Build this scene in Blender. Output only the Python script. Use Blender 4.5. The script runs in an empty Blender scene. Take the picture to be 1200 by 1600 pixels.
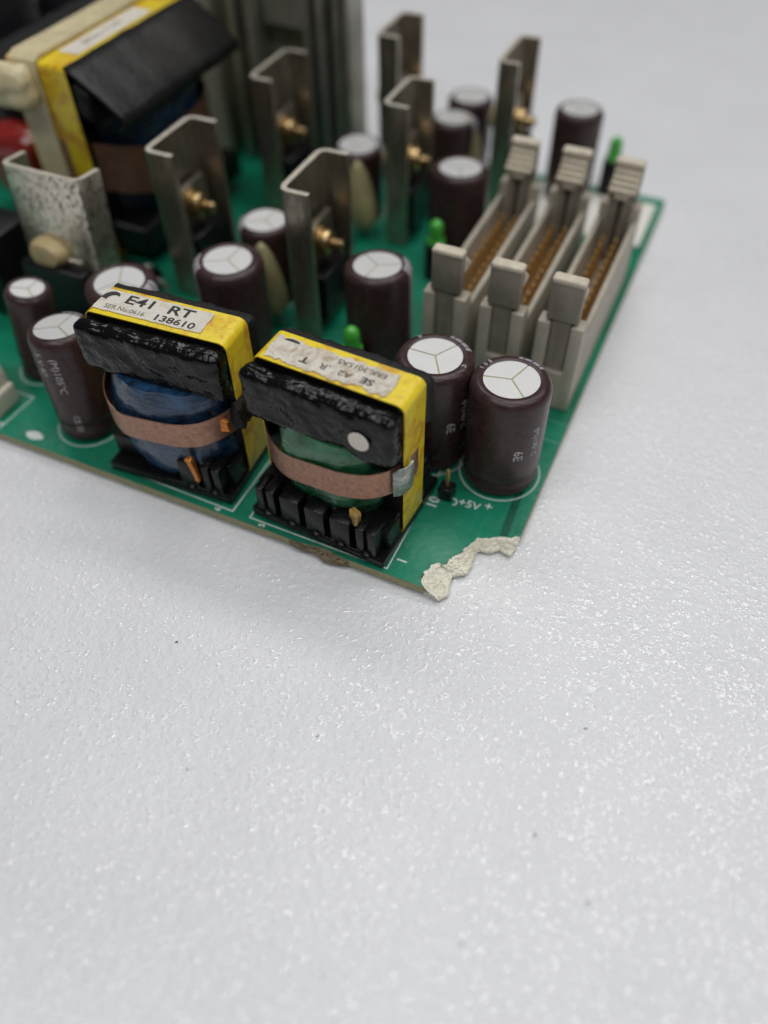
import bpy, bmesh, math, random
import numpy as np
from mathutils import Vector, Matrix, noise
random.seed(7)
S = 0.001                                    # everything below is written in millimetres
scene = bpy.context.scene
COL = scene.collection

# ------------------------------------------------------------------ camera
cam_d = bpy.data.cameras.new('camera'); cam = bpy.data.objects.new('camera', cam_d); COL.objects.link(cam)
CR, CU, CF = (Vector(v) for v in ((0.91144251, 0.4112809, -0.01098054), (-0.3114838, 0.70722619, 0.63467233), (-0.26879433, 0.57504708, -0.77270335)))
CP = Vector((13.075, -63.3, 99.747))
m = Matrix((CR, CU, -CF)).transposed().to_4x4(); m.translation = CP * S
cam.matrix_world = m
cam_d.sensor_fit = 'VERTICAL'; cam_d.sensor_height = 24.0; cam_d.sensor_width = 18.0
cam_d.lens = 24.0 * 1249.67 / 1600
cam_d.clip_start = 0.005; cam_d.clip_end = 20
cam_d.dof.use_dof = True; cam_d.dof.focus_distance = 0.1175; cam_d.dof.aperture_fstop = 4.7
scene.camera = cam

# ------------------------------------------------------------------ world and lamps
world = bpy.data.worlds.new('World'); scene.world = world; world.use_nodes = True
bg = world.node_tree.nodes['Background']; bg.inputs[0].default_value = (0.93, 0.96, 1.0, 1); bg.inputs[1].default_value = 0.06
def area(name, loc, target, size, watts, col=(1, 1, 1), sy=None):
    l = bpy.data.lights.new(name, 'AREA'); l.energy = watts; l.color = col; l.shape = 'RECTANGLE'; l.size = size; l.size_y = sy or size
    o = bpy.data.objects.new(name, l); COL.objects.link(o); o.location = loc
    o.rotation_euler = (Vector(target) - Vector(loc)).to_track_quat('-Z', 'Y').to_euler(); return o
area('ceiling_lamp', (-0.05, 0.74, 1.1), (0, 0, 0), 1.7, 5.0, (1.0, 0.985, 0.96), 0.2)
area('ceiling_lamp', (0.55, 0.10, 1.15), (0, 0, 0), 0.15, 3.5, (1.0, 0.99, 0.97), 1.1)
area('ceiling_lamp', (-0.15, 0.12, 1.25), (0, 0, 0), 1.1, 3.9, (0.98, 0.985, 1.0), 0.15)
area('ceiling_lamp', (0.0, -0.60, 1.15), (0, 0, 0), 1.1, 3.7, (0.97, 0.985, 1.0), 0.15)
scene.view_settings.view_transform = 'Standard'; scene.view_settings.look = 'None'
scene.view_settings.exposure = 0.10; scene.view_settings.gamma = 1.0; scene.view_settings.use_curve_mapping = False
scene.cycles.max_bounces = 6; scene.cycles.use_denoising = True

# ------------------------------------------------------------------ material helper
class NT:
    def __init__(self, name):
        self.mat = bpy.data.materials.new(name); self.mat.use_nodes = True
        self.t = self.mat.node_tree; self.b = self.t.nodes['Principled BSDF']; self._co = None
    def n(self, kind, **kw):
        x = self.t.nodes.new(kind)
        for k, v in kw.items():
            if k in x.inputs: x.inputs[k].default_value = v
            else: setattr(x, k, v)
        return x
    def l(self, a, b): self.t.links.new(a, b)
    def co(self):                                             # object coordinates in mm, offset per object
        if self._co: return self._co
        tc = self.n('ShaderNodeTexCoord'); oi = self.n('ShaderNodeObjectInfo')
        sc = self.n('ShaderNodeVectorMath', operation='SCALE'); sc.inputs['Scale'].default_value = 1 / S; self.l(tc.outputs['Object'], sc.inputs[0])
        mu = self.n('ShaderNodeMath', operation='MULTIPLY'); mu.inputs[1].default_value = 371.0; self.l(oi.outputs['Random'], mu.inputs[0])
        ad = self.n('ShaderNodeVectorMath', operation='ADD'); self.l(sc.outputs[0], ad.inputs[0]); self.l(mu.outputs[0], ad.inputs[1])
        self._co = ad.outputs[0]; return self._co
    def stretch(self, s):
        v = self.n('ShaderNodeVectorMath', operation='MULTIPLY'); v.inputs[1].default_value = s; self.l(self.co(), v.inputs[0]); return v.outputs[0]
    def noise(self, scale, detail=4.0, rough=0.6, vec=None, dist=0.0):
        x = self.n('ShaderNodeTexNoise'); x.inputs['Scale'].default_value = scale; x.inputs['Detail'].default_value = detail
        x.inputs['Roughness'].default_value = rough; x.inputs['Distortion'].default_value = dist
        self.l(vec if vec else self.co(), x.inputs['Vector']); return x.outputs['Fac']
    def ramp(self, fac, stops):
        r = self.n('ShaderNodeValToRGB'); e = r.color_ramp.elements
        while len(e) < len(stops): e.new(0.5)
        for i, (p, c) in enumerate(stops): e[i].position = p; e[i].color = (*c, 1) if len(c) == 3 else c
        self.l(fac, r.inputs[0]); return r.outputs[0]
    def mix(self, fac, a, b, blend='MIX'):
        x = self.n('ShaderNodeMix', data_type='RGBA', blend_type=blend)
        for s, v in ((0, fac), (6, a), (7, b)):
            if hasattr(v, 'is_linked'): self.l(v, x.inputs[s])
            else: x.inputs[s].default_value = v if s == 0 else ((*v, 1) if len(v) == 3 else v)
        return x.outputs[2]
    def bump(self, h, dist, strength=1.0, prev=None):
        x = self.n('ShaderNodeBump'); x.inputs['Strength'].default_value = strength; x.inputs['Distance'].default_value = dist * S
        self.l(h, x.inputs['Height'])
        if prev: self.l(prev, x.inputs['Normal'])
        self.l(x.outputs[0], self.b.inputs['Normal']); return x.outputs[0]
    def set(self, **kw):
        for k, v in kw.items():
            i = self.b.inputs[k.replace('_', ' ')]
            if hasattr(v, 'is_linked'): self.l(v, i)
            else: i.default_value = (*v, 1) if isinstance(v, tuple) and len(v) == 3 and i.type == 'RGBA' else v
        return self
G = lambda v: (v, v, v)
M = {}
def simple(name, c, rough=0.5, metal=0.0, var=0.25, vs=1.5, bump=0.0, bs=6.0, **kw):
    """plain surface: slight mottling of its own colour, slight roughness change, slight relief"""
    t = NT(name); nz = t.noise(vs, 5)
    lo = tuple(x * (1 - var) for x in c); hi = tuple(min(1, x * (1 + var)) for x in c)
    t.set(Base_Color=t.ramp(nz, [(0.3, lo), (0.7, hi)]), Metallic=metal)
    rr = t.n('ShaderNodeMapRange'); rr.inputs['To Min'].default_value = max(0, rough - 0.1); rr.inputs['To Max'].default_value = min(1, rough + 0.1)
    t.l(t.noise(vs * 2.3, 3), rr.inputs['Value']); t.l(rr.outputs[0], t.b.inputs['Roughness'])
    if bump: t.bump(t.noise(bs, 4), bump)
    t.set(**kw); M[name] = t.mat; return t

# foam: soft white skin; the bubbles under it are built as small domes with a shinier skin
def foam_mat(name, rough, ior, level, soft):
    t = NT(name); c = t.ramp(t.noise(0.05, 5), [(0.3, (0.70, 0.705, 0.725)), (0.7, (0.75, 0.755, 0.775))])
    sm = t.ramp(t.noise(0.022, 6, 0.65), [(0.60, G(0)), (0.75, G(0.25))]); c = t.mix(sm, c, (0.50, 0.50, 0.50))
    t.set(Base_Color=c, Roughness=rough, IOR=ior, Specular_IOR_Level=level)
    t.bump(t.noise(0.75, 3, 0.6, t.stretch((1, 1, 0))), soft); M[name] = t.mat
foam_mat('foam', 0.30, 1.5, 0.5, 0.30); foam_mat('foam_bubble', 0.15, 1.8, 0.5, 0.08)
# solder mask over copper pours and dust
t = NT('solder_mask'); c1 = t.ramp(t.noise(0.09, 2, 0.4), [(0.42, (0.004, 0.155, 0.084)), (0.58, (0.006, 0.215, 0.122))])
sp = t.ramp(t.noise(4.5, 2, 0.5), [(0.70, G(0)), (0.75, G(0.6))])
c2 = t.mix(sp, c1, (0.45, 0.55, 0.5)); t.set(Base_Color=c2, Roughness=t.ramp(t.noise(0.8, 5), [(0.3, G(0.26)), (0.75, G(0.46))]), Specular_IOR_Level=0.45)
t.bump(t.noise(0.5, 3), 0.12); M['solder_mask'] = t.mat
simple('trace_mask', (0.003, 0.085, 0.05), 0.25, var=0.2, vs=0.5, bump=0.03)
simple('pour_mask', (0.010, 0.20, 0.12), 0.25, var=0.2, vs=0.5, bump=0.03)
t = NT('laminate'); f = t.noise(1.2, 6, 0.7, t.stretch((0.35, 0.35, 3)))
t.set(Base_Color=t.ramp(f, [(0.25, (0.16, 0.13, 0.07)), (0.45, (0.33, 0.30, 0.15)), (0.75, (0.45, 0.42, 0.25))]), Roughness=0.6); t.bump(t.noise(2.5, 6), 0.15); M['laminate'] = t.mat
t = NT('fibreglass'); f = t.noise(1.5, 8, 0.8, t.stretch((0.7, 3.2, 3.2)), 0.5); g = t.noise(1.4, 4, 0.6)
c = t.ramp(f, [(0.27, (0.50, 0.40, 0.22)), (0.37, (0.88, 0.83, 0.64)), (0.58, (0.96, 0.94, 0.83))]); c = t.mix(t.ramp(g, [(0.60, G(0)), (0.76, G(0.4))]), c, (0.74, 0.66, 0.42))
t.set(Base_Color=c, Roughness=0.5, Subsurface_Weight=0.12, Subsurface_Radius=(0.0006, 0.0005, 0.0003)); b = t.bump(f, 0.2, 0.9); M['fibreglass'] = t.mat
t = NT('fibre_dirty'); f = t.noise(1.6, 8, 0.75, t.stretch((0.6, 1.0, 3.2)), 0.5)
t.set(Base_Color=t.ramp(f, [(0.3, (0.06, 0.045, 0.025)), (0.5, (0.28, 0.22, 0.13)), (0.72, (0.55, 0.48, 0.34))]), Roughness=0.7); t.bump(f, 0.6, 0.9); M['fibre_dirty'] = t.mat
simple('silk', (0.62, 0.68, 0.64), 0.55, var=0.25, vs=4)
simple('silk_faint', (0.10, 0.32, 0.22), 0.4, var=0.2, vs=3)
t = simple('sleeve', (0.050, 0.027, 0.027), 0.24, var=0.3, vs=0.8, bump=0.05, bs=2.0, Specular_IOR_Level=0.35)
t = NT('cap_top'); f = t.noise(9, 3, 0.6); t.set(Base_Color=t.ramp(f, [(0.3, G(0.66)), (0.7, (0.86, 0.855, 0.85))]), Metallic=0.5, Roughness=0.42); t.bump(f, 0.06, 0.8); M['cap_top'] = t.mat
simple('cap_groove', (0.46, 0.42, 0.26), 0.5, metal=0.4, bump=0.02)
simple('sleeve_stripe', (0.36, 0.34, 0.37), 0.4, var=0.1)
simple('print', (0.48, 0.46, 0.46), 0.5, var=0.4, vs=3)
t = NT('yellow_tape'); st = t.ramp(t.noise(0.28, 6, 0.7, None, 0.8), [(0.46, G(0)), (0.62, G(0.95))])
d = t.ramp(t.noise(0.8, 6, 0.75), [(0.62, G(0)), (0.74, G(0.8))])
c = t.mix(st, (0.86, 0.66, 0.02), (0.62, 0.30, 0.02)); c = t.mix(d, c, (0.13, 0.08, 0.03))
t.set(Base_Color=c, Roughness=0.33, Coat_Weight=0.3, Coat_Roughness=0.2); t.bump(t.noise(0.7, 4), 0.12); M['yellow_tape'] = t.mat
t = NT('amber_tape'); c = t.ramp(t.noise(0.25, 5, 0.7), [(0.3, (0.20, 0.10, 0.01)), (0.5, (0.46, 0.29, 0.02)), (0.7, (0.62, 0.42, 0.03))])
t.set(Base_Color=c, Roughness=0.35); t.bump(t.noise(0.6, 4), 0.12); M['amber_tape'] = t.mat
def paper(name, k):
    t = NT(name); st = t.ramp(t.noise(0.5, 7, 0.75, None, 1.0), [(0.5 - 0.06 * k, G(0)), (0.72 - 0.08 * k, G(k))]); fl = t.ramp(t.noise(3.5, 6, 0.7), [(0.62, G(0)), (0.72, G(k))])
    c = t.mix(st, (0.70, 0.66, 0.58), (0.42, 0.33, 0.22)); c = t.mix(fl, c, (0.16, 0.12, 0.08)); t.set(Base_Color=c, Roughness=0.55); t.bump(t.noise(1.5, 5), 0.15); M[name] = t.mat
paper('label_paper', 0.5); paper('worn_paper', 1.0)
t = NT('ink'); t.set(Base_Color=(0.03, 0.03, 0.03), Roughness=0.6); M['ink'] = t.mat
simple('worn_ink', (0.13, 0.115, 0.10), 0.6, var=0.7, vs=4)
t = NT('varnish'); d = t.ramp(t.noise(2.6, 7, 0.75), [(0.62, G(0)), (0.8, G(0.35))])
t.set(Base_Color=t.mix(d, (0.004, 0.004, 0.0045), (0.04, 0.038, 0.034)), Roughness=t.ramp(t.noise(0.7, 4), [(0.35, G(0.10)), (0.7, G(0.26))]), Specular_IOR_Level=0.3)
b = t.bump(t.noise(0.4, 2, 0.5), 0.7, 0.8); b = t.bump(t.noise(1.3, 2, 0.5), 0.10, 0.7, b); M['varnish'] = t.mat
t = NT('dull_varnish'); d = t.ramp(t.noise(3.2, 8, 0.8), [(0.5, G(0)), (0.72, G(0.55))])
t.set(Base_Color=t.mix(d, (0.008, 0.008, 0.008), (0.085, 0.08, 0.072)), Roughness=0.5, Specular_IOR_Level=0.35); t.bump(t.noise(1.6, 6), 0.35); M['dull_varnish'] = t.mat
simple('black_paper', (0.011, 0.010, 0.010), 0.34, var=0.3, vs=0.4, bump=0.12, bs=0.8, Specular_IOR_Level=0.35)
simple('ferrite', (0.008, 0.008, 0.0085), 0.45, var=0.3, bump=0.08, bs=2, Specular_IOR_Level=0.3)
simple('bobbin', (0.006, 0.006, 0.0065), 0.26, var=0.25, bump=0.05, bs=2, Specular_IOR_Level=0.28)
def winding(name, a, b):
    t = NT(name); f = t.noise(0.35, 5, 0.6, None, 0.6); t.set(Base_Color=t.ramp(f, [(0.3, a), (0.7, b)]), Roughness=t.ramp(t.noise(0.6, 3), [(0.3, G(0.12)), (0.7, G(0.32))]), Coat_Weight=0.6, Coat_Roughness=0.1)
    n = t.bump(t.noise(0.5, 4, 0.6, t.stretch((0.6, 0.6, 1.6))), 0.5, 0.7); t.bump(t.noise(1.0, 3, 0.5, t.stretch((0.3, 0.3, 4.0))), 0.12, 0.8, n); M[name] = t.mat
winding('green_winding', (0.005, 0.045, 0.016), (0.03, 0.20, 0.085)); winding('blue_winding', (0.004, 0.010, 0.022), (0.022, 0.085, 0.19))
t = NT('copper'); f = t.noise(1.1, 7, 0.75); o = t.ramp(t.noise(0.35, 5, 0.7), [(0.55, G(0)), (0.75, G(0.8))])
c = t.ramp(f, [(0.28, (0.22, 0.11, 0.075)), (0.65, (0.46, 0.26, 0.18))]); c = t.mix(o, c, (0.52, 0.22, 0.10))
t.set(Base_Color=c, Metallic=0.65, Roughness=0.36); t.bump(f, 0.06, 0.8); M['copper'] = t.mat
simple('copper_bright', (0.75, 0.28, 0.07), 0.3, metal=0.8, var=0.4, vs=2, bump=0.1)
simple('solder', (0.42, 0.44, 0.40), 0.35, metal=0.6, var=0.4, vs=1.5, bump=0.2, bs=2)
simple('spot_paint', (0.84, 0.77, 0.68), 0.5, var=0.08, bump=0.05)
t = NT('tin'); f = t.ramp(t.noise(1.25, 8, 0.85, t.stretch((1, 1, 0.75))), [(0.51, G(0)), (0.565, G(0.95))])
c = t.mix(f, (0.78, 0.72, 0.60), (0.085, 0.07, 0.05)); c = t.mix(t.ramp(t.noise(0.12, 4), [(0.45, G(0)), (0.7, G(0.35))]), c, (0.24, 0.19, 0.12))
t.set(Base_Color=c, Metallic=0.85, Roughness=t.ramp(f, [(0, G(0.22)), (1, G(0.45))])); t.bump(t.noise(0.8, 5, 0.6, t.stretch((4, 4, 0.3))), 0.05); M['tin'] = t.mat
t = NT('tin_brown'); f = t.noise(0.5, 6, 0.7, t.stretch((1.5, 1.5, 0.4)))
t.set(Base_Color=t.ramp(f, [(0.3, (0.24, 0.20, 0.155)), (0.7, (0.58, 0.525, 0.435))]), Metallic=0.88, Roughness=t.ramp(f, [(0.3, G(0.40)), (0.7, G(0.24))])); t.bump(t.noise(0.8, 5, 0.6, t.stretch((4, 4, 0.3))), 0.05); M['tin_brown'] = t.mat
simple('tin_edge', (0.62, 0.57, 0.48), 0.45, metal=0.4, var=0.25, vs=1)
simple('aluminium', (0.48, 0.46, 0.41), 0.45, metal=0.7, var=0.2, vs=0.2, bump=0.03)
simple('brass', (0.50, 0.36, 0.18), 0.24, metal=0.95, var=0.3)
simple('nylon', (0.55, 0.43, 0.22), 0.4, var=0.12, vs=0.3, bump=0.05, Subsurface_Weight=0.2, Subsurface_Radius=(0.002, 0.0015, 0.001))
simple('tie_nylon', (0.64, 0.55, 0.34), 0.28, var=0.12, vs=0.25, bump=0.04, bs=0.6, Subsurface_Weight=0.2, Subsurface_Radius=(0.003, 0.002, 0.001))
simple('dipped', (0.34, 0.30, 0.15), 0.3, var=0.2, vs=0.3, bump=0.04, Coat_Weight=0.3)
t = simple('housing', (0.43, 0.385, 0.31), 0.5, var=0.15, vs=0.25, bump=0.05, bs=2)
simple('latch_plastic', (0.28, 0.245, 0.195), 0.5, var=0.18, vs=0.3, bump=0.05, bs=2)
simple('latch_top', (0.60, 0.535, 0.42), 0.55, var=0.15, vs=0.6, bump=0.08, bs=2)
simple('gold_pin', (0.62, 0.37, 0.13), 0.34, metal=0.75, var=0.25)
simple('cream_plastic', (0.62, 0.57, 0.46), 0.4, var=0.08, bump=0.03)
simple('white_sticker', (0.74, 0.72, 0.66), 0.5, var=0.06)
t = simple('led_lens', (0.07, 0.42, 0.05), 0.18, var=0.1, Subsurface_Weight=0.4, Subsurface_Radius=(0.001, 0.002, 0.001), Coat_Weight=0.5)
simple('red_epoxy', (0.30, 0.02, 0.015), 0.12, var=0.2, vs=0.3, Coat_Weight=0.8, Coat_Roughness=0.05)
simple('black_plastic', (0.008, 0.008, 0.009), 0.3, var=0.3, bump=0.02, Specular_IOR_Level=0.35)
simple('black_sleeve', (0.010, 0.009, 0.012), 0.3, var=0.3, Coat_Weight=0.3)
simple('lead', (0.55, 0.54, 0.5), 0.35, metal=0.8)
simple('dirt', (0.07, 0.06, 0.05), 0.8, var=0.4)
simple('flux', (0.42, 0.27, 0.06), 0.2, var=0.3, Coat_Weight=0.5)

# ------------------------------------------------------------------ mesh helpers
def link(name, verts, faces, mat, parent=None, smooth=True, loc=(0, 0, 0), rot=(0, 0, 0), angle=40, label=None):
    me = bpy.data.meshes.new(name); me.from_pydata([(x * S, y * S, z * S) for x, y, z in verts], [], faces)
    bm = bmesh.new(); bm.from_mesh(me); bmesh.ops.recalc_face_normals(bm, faces=bm.faces); bm.to_mesh(me); bm.free()
    me.materials.append(M[mat])
    if smooth:
        me.shade_smooth(); me.set_sharp_from_angle(angle=math.radians(angle))
    o = bpy.data.objects.new(name, me); COL.objects.link(o); o.parent = parent
    o.location = Vector(loc) * S; o.rotation_euler = rot
    if label: o['label'] = label
    return o
def empty(name, loc, rot=(0, 0, 0), parent=None, label=None):
    o = bpy.data.objects.new(name, None); COL.objects.link(o); o.parent = parent; o.empty_display_size = 0.002
    o.location = Vector(loc) * S; o.rotation_euler = rot
    if label: o['label'] = label
    return o
class MB:
    """collects shapes that together are ONE piece"""
    def __init__(s): s.v, s.f = [], []
    def add(s, v, f):
        k = len(s.v); s.v += [tuple(p) for p in v]; s.f += [[i + k for i in q] for q in f]; return s
    def box(s, lo, hi, bev=0.15, seg=1):
        bm = bmesh.new(); bmesh.ops.create_cube(bm, size=1)
        for p in bm.verts: p.co = Vector([lo[i] + (p.co[i] + .5) * (hi[i] - lo[i]) for i in range(3)])
        if bev: bmesh.ops.bevel(bm, geom=list(bm.edges), offset=bev, segments=seg, affect='EDGES', profile=0.5)
        bm.verts.index_update(); s.add([p.co[:] for p in bm.verts], [[x.index for x in q.verts] for q in bm.faces]); bm.free(); return s
    def rbox(s, lo, hi, r, n=(6, 6, 6), amp=0.0, freq=0.3, seed=0.0, k=3, warp=None):
        """rounded, lumpy box"""
        ax = []
        for i in range(3):
            rr = min(r, (hi[i] - lo[i]) / 2 - 1e-4)
            a = [lo[i] + rr * (1 - math.cos(j / k * math.pi / 2)) for j in range(k)]; b = [hi[i] - (x - lo[i]) for x in reversed(a)]
            mid = [lo[i] + rr + (hi[i] - lo[i] - 2 * rr) * j / n[i] for j in range(n[i] + 1)]
            ax.append(a + mid + b)
        idx, vv, ff = {}, [], []
        def vert(a, b, c):
            if (a, b, c) not in idx:
                p = Vector((ax[0][a], ax[1][b], ax[2][c])); q = Vector([min(max(p[i], lo[i] + min(r, (hi[i]-lo[i])/2)), hi[i] - min(r, (hi[i]-lo[i])/2)) for i in range(3)])
                d = p - q; nrm = d.normalized() if d.length > 1e-9 else Vector((0, 0, 0))
                if d.length > 1e-9: p = q + nrm * r
                if amp: p = p + nrm * amp * noise.fractal(p * freq + Vector((seed, seed * 1.7, -seed)), 0.8, 2.0, 4)
                if warp: p = Vector(warp(p))
                idx[a, b, c] = len(vv); vv.append(p)
            return idx[a, b, c]
        L = [len(x) - 1 for x in ax]
        for a in range(L[0]):
            for b in range(L[1]):
                for c in (0, L[2]): ff.append([vert(a, b, c), vert(a + 1, b, c), vert(a + 1, b + 1, c), vert(a, b + 1, c)])
            for c in range(L[2]):
                for b in (0, L[1]): ff.append([vert(a, b, c), vert(a + 1, b, c), vert(a + 1, b, c + 1), vert(a, b, c + 1)])
        for b in range(L[1]):
            for c in range(L[2]):
                for a in (0, L[0]): ff.append([vert(a, b, c), vert(a, b + 1, c), vert(a, b + 1, c + 1), vert(a, b, c + 1)])
        return s.add(vv, ff)
    def lathe(s, prof, seg=48, c=(0, 0), a0=0.0, a1=2 * math.pi, off=0.0):
        full = abs(a1 - a0 - 2 * math.pi) < 1e-6; n = seg if full else seg + 1; vv, ff = [], []
        for (r, z) in prof:
            for j in range(n):
                a = a0 + (a1 - a0) * j / seg; vv.append((c[0] + (r + off) * math.cos(a), c[1] + (r + off) * math.sin(a), z))
        for i in range(len(prof) - 1):
            for j in range(seg): k = (j + 1) % n; ff.append([i * n + j, i * n + k, (i + 1) * n + k, (i + 1) * n + j])
        if full:
            if prof[0][0] > 1e-6: ff.append(list(range(n))[::-1])
            if prof[-1][0] > 1e-6: ff.append([(len(prof) - 1) * n + j for j in range(n)])
        return s.add(vv, ff)
    def tube(s, pts, r, seg=8):
        pts = [Vector(p) for p in pts]; vv, ff = [], []
        for i, p in enumerate(pts):
            d = (pts[min(i + 1, len(pts) - 1)] - pts[max(i - 1, 0)]).normalized(); u = d.orthogonal().normalized() if i == 0 else (u - d * u.dot(d)).normalized(); w = d.cross(u)
            for j in range(seg): a = 2 * math.pi * j / seg; vv.append(p + r * (u * math.cos(a) + w * math.sin(a)))
        for i in range(len(pts) - 1):
            for j in range(seg): k = (j + 1) % seg; ff.append([i * seg + j, i * seg + k, (i + 1) * seg + k, (i + 1) * seg + j])
        ff.append(list(range(seg))[::-1]); ff.append([(len(pts) - 1) * seg + j for j in range(seg)]); return s.add(vv, ff)
    def strip(s, pts, w, z0=0.0, h=0.04):
        """a flat raised line on the board along a polyline"""
        pts = [Vector((p[0], p[1], 0)) for p in pts]; vv, ff = [], []
        for i, p in enumerate(pts):
            d1 = (p - pts[i - 1]).normalized() if i else None; d2 = (pts[i + 1] - p).normalized() if i < len(pts) - 1 else None
            d = ((d1 or d2) + (d2 or d1)).normalized(); nn = Vector((-d.y, d.x, 0)); k = 1 / max(0.5, nn.dot(Vector((-(d1 or d2).y, (d1 or d2).x, 0))))
            for sg in (-1, 1):
                q = p + nn * sg * w / 2 * k; vv += [(q.x, q.y, z0), (q.x, q.y, z0 + h)]
        for i in range(len(pts) - 1):
            a, b = i * 4, i * 4 + 4; ff += [[a + 1, a + 3, b + 3, b + 1], [a, a + 1, b + 1, b], [a + 2, b + 2, b + 3, a + 3]]
        ff += [[0, 2, 3, 1], [len(vv) - 4, len(vv) - 3, len(vv) - 1, len(vv) - 2]]; return s.add(vv, ff)
    def prism(s, poly, z0, z1):
        n = len(poly); s.add([(x, y, z0) for x, y in poly] + [(x, y, z1) for x, y in poly], [list(range(n))[::-1], list(range(n, 2 * n))] + [[i, (i + 1) % n, n + (i + 1) % n, n + i] for i in range(n)]); return s
    def ribbon(s, path, thick, axis_lo, axis_hi, frame, closed=False):
        """bent sheet: path of 2D points, swept between axis_lo and axis_hi; frame(u, v, w) -> xyz"""
        n = len(path); P = [Vector(p) for p in path]; vv, ff = [], []
        for i, p in enumerate(P):
            a = P[i - 1] if (i or closed) else p; b = P[(i + 1) % n] if (i < n - 1 or closed) else p; d = (b - a).normalized(); nn = Vector((d.y, -d.x))
            lo = axis_lo(i / n) if callable(axis_lo) else axis_lo; hi = axis_hi(i / n) if callable(axis_hi) else axis_hi
            q = p + nn * thick
            vv += [frame(p.x, p.y, lo), frame(p.x, p.y, hi), frame(q.x, q.y, hi), frame(q.x, q.y, lo)]
        for i in range(n if closed else n - 1):
            a, b = i * 4, ((i + 1) % n) * 4
            for j in range(4): k = (j + 1) % 4; ff.append([a + j, a + k, b + k, b + j])
        if not closed: ff += [[0, 1, 2, 3], [4 * n - 4, 4 * n - 3, 4 * n - 2, 4 * n - 1]]
        return s.add(vv, ff)
    def xf(s, fn): s.v = [tuple(fn(Vector(p))) for p in s.v]; return s
    def build(s, name, mat, parent=None, **kw): return link(name, s.v, s.f, mat, parent, **kw)
def text_mesh(txt, size, extrude=0.02, sx=1.0, bold=0.0):
    """lettering as geometry in mm, centred on the origin, lying in XY"""
    cu = bpy.data.curves.new('lettering', 'FONT'); cu.body = txt; cu.size = size; cu.align_x = 'CENTER'; cu.align_y = 'CENTER'; cu.extrude = extrude; cu.resolution_u = 3; cu.offset = bold
    o = bpy.data.objects.new('lettering', cu); COL.objects.link(o); bpy.context.view_layer.update()
    me = o.evaluated_get(bpy.context.evaluated_depsgraph_get()).to_mesh()
    v = [(p.co.x * sx, p.co.y, p.co.z) for p in me.vertices]; f = [list(p.vertices) for p in me.polygons]
    bpy.data.objects.remove(o); bpy.data.curves.remove(cu); return MB().add(v, f)
def copy_tree(o, parent=None):
    c = o.copy(); COL.objects.link(c); c.parent = parent
    for ch in list(o.children): copy_tree(ch, c)
    return c
def rotz(a): c, s_ = math.cos(a), math.sin(a); return lambda p: (p.x * c - p.y * s_, p.x * s_ + p.y * c, p.z)
R = math.radians

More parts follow.
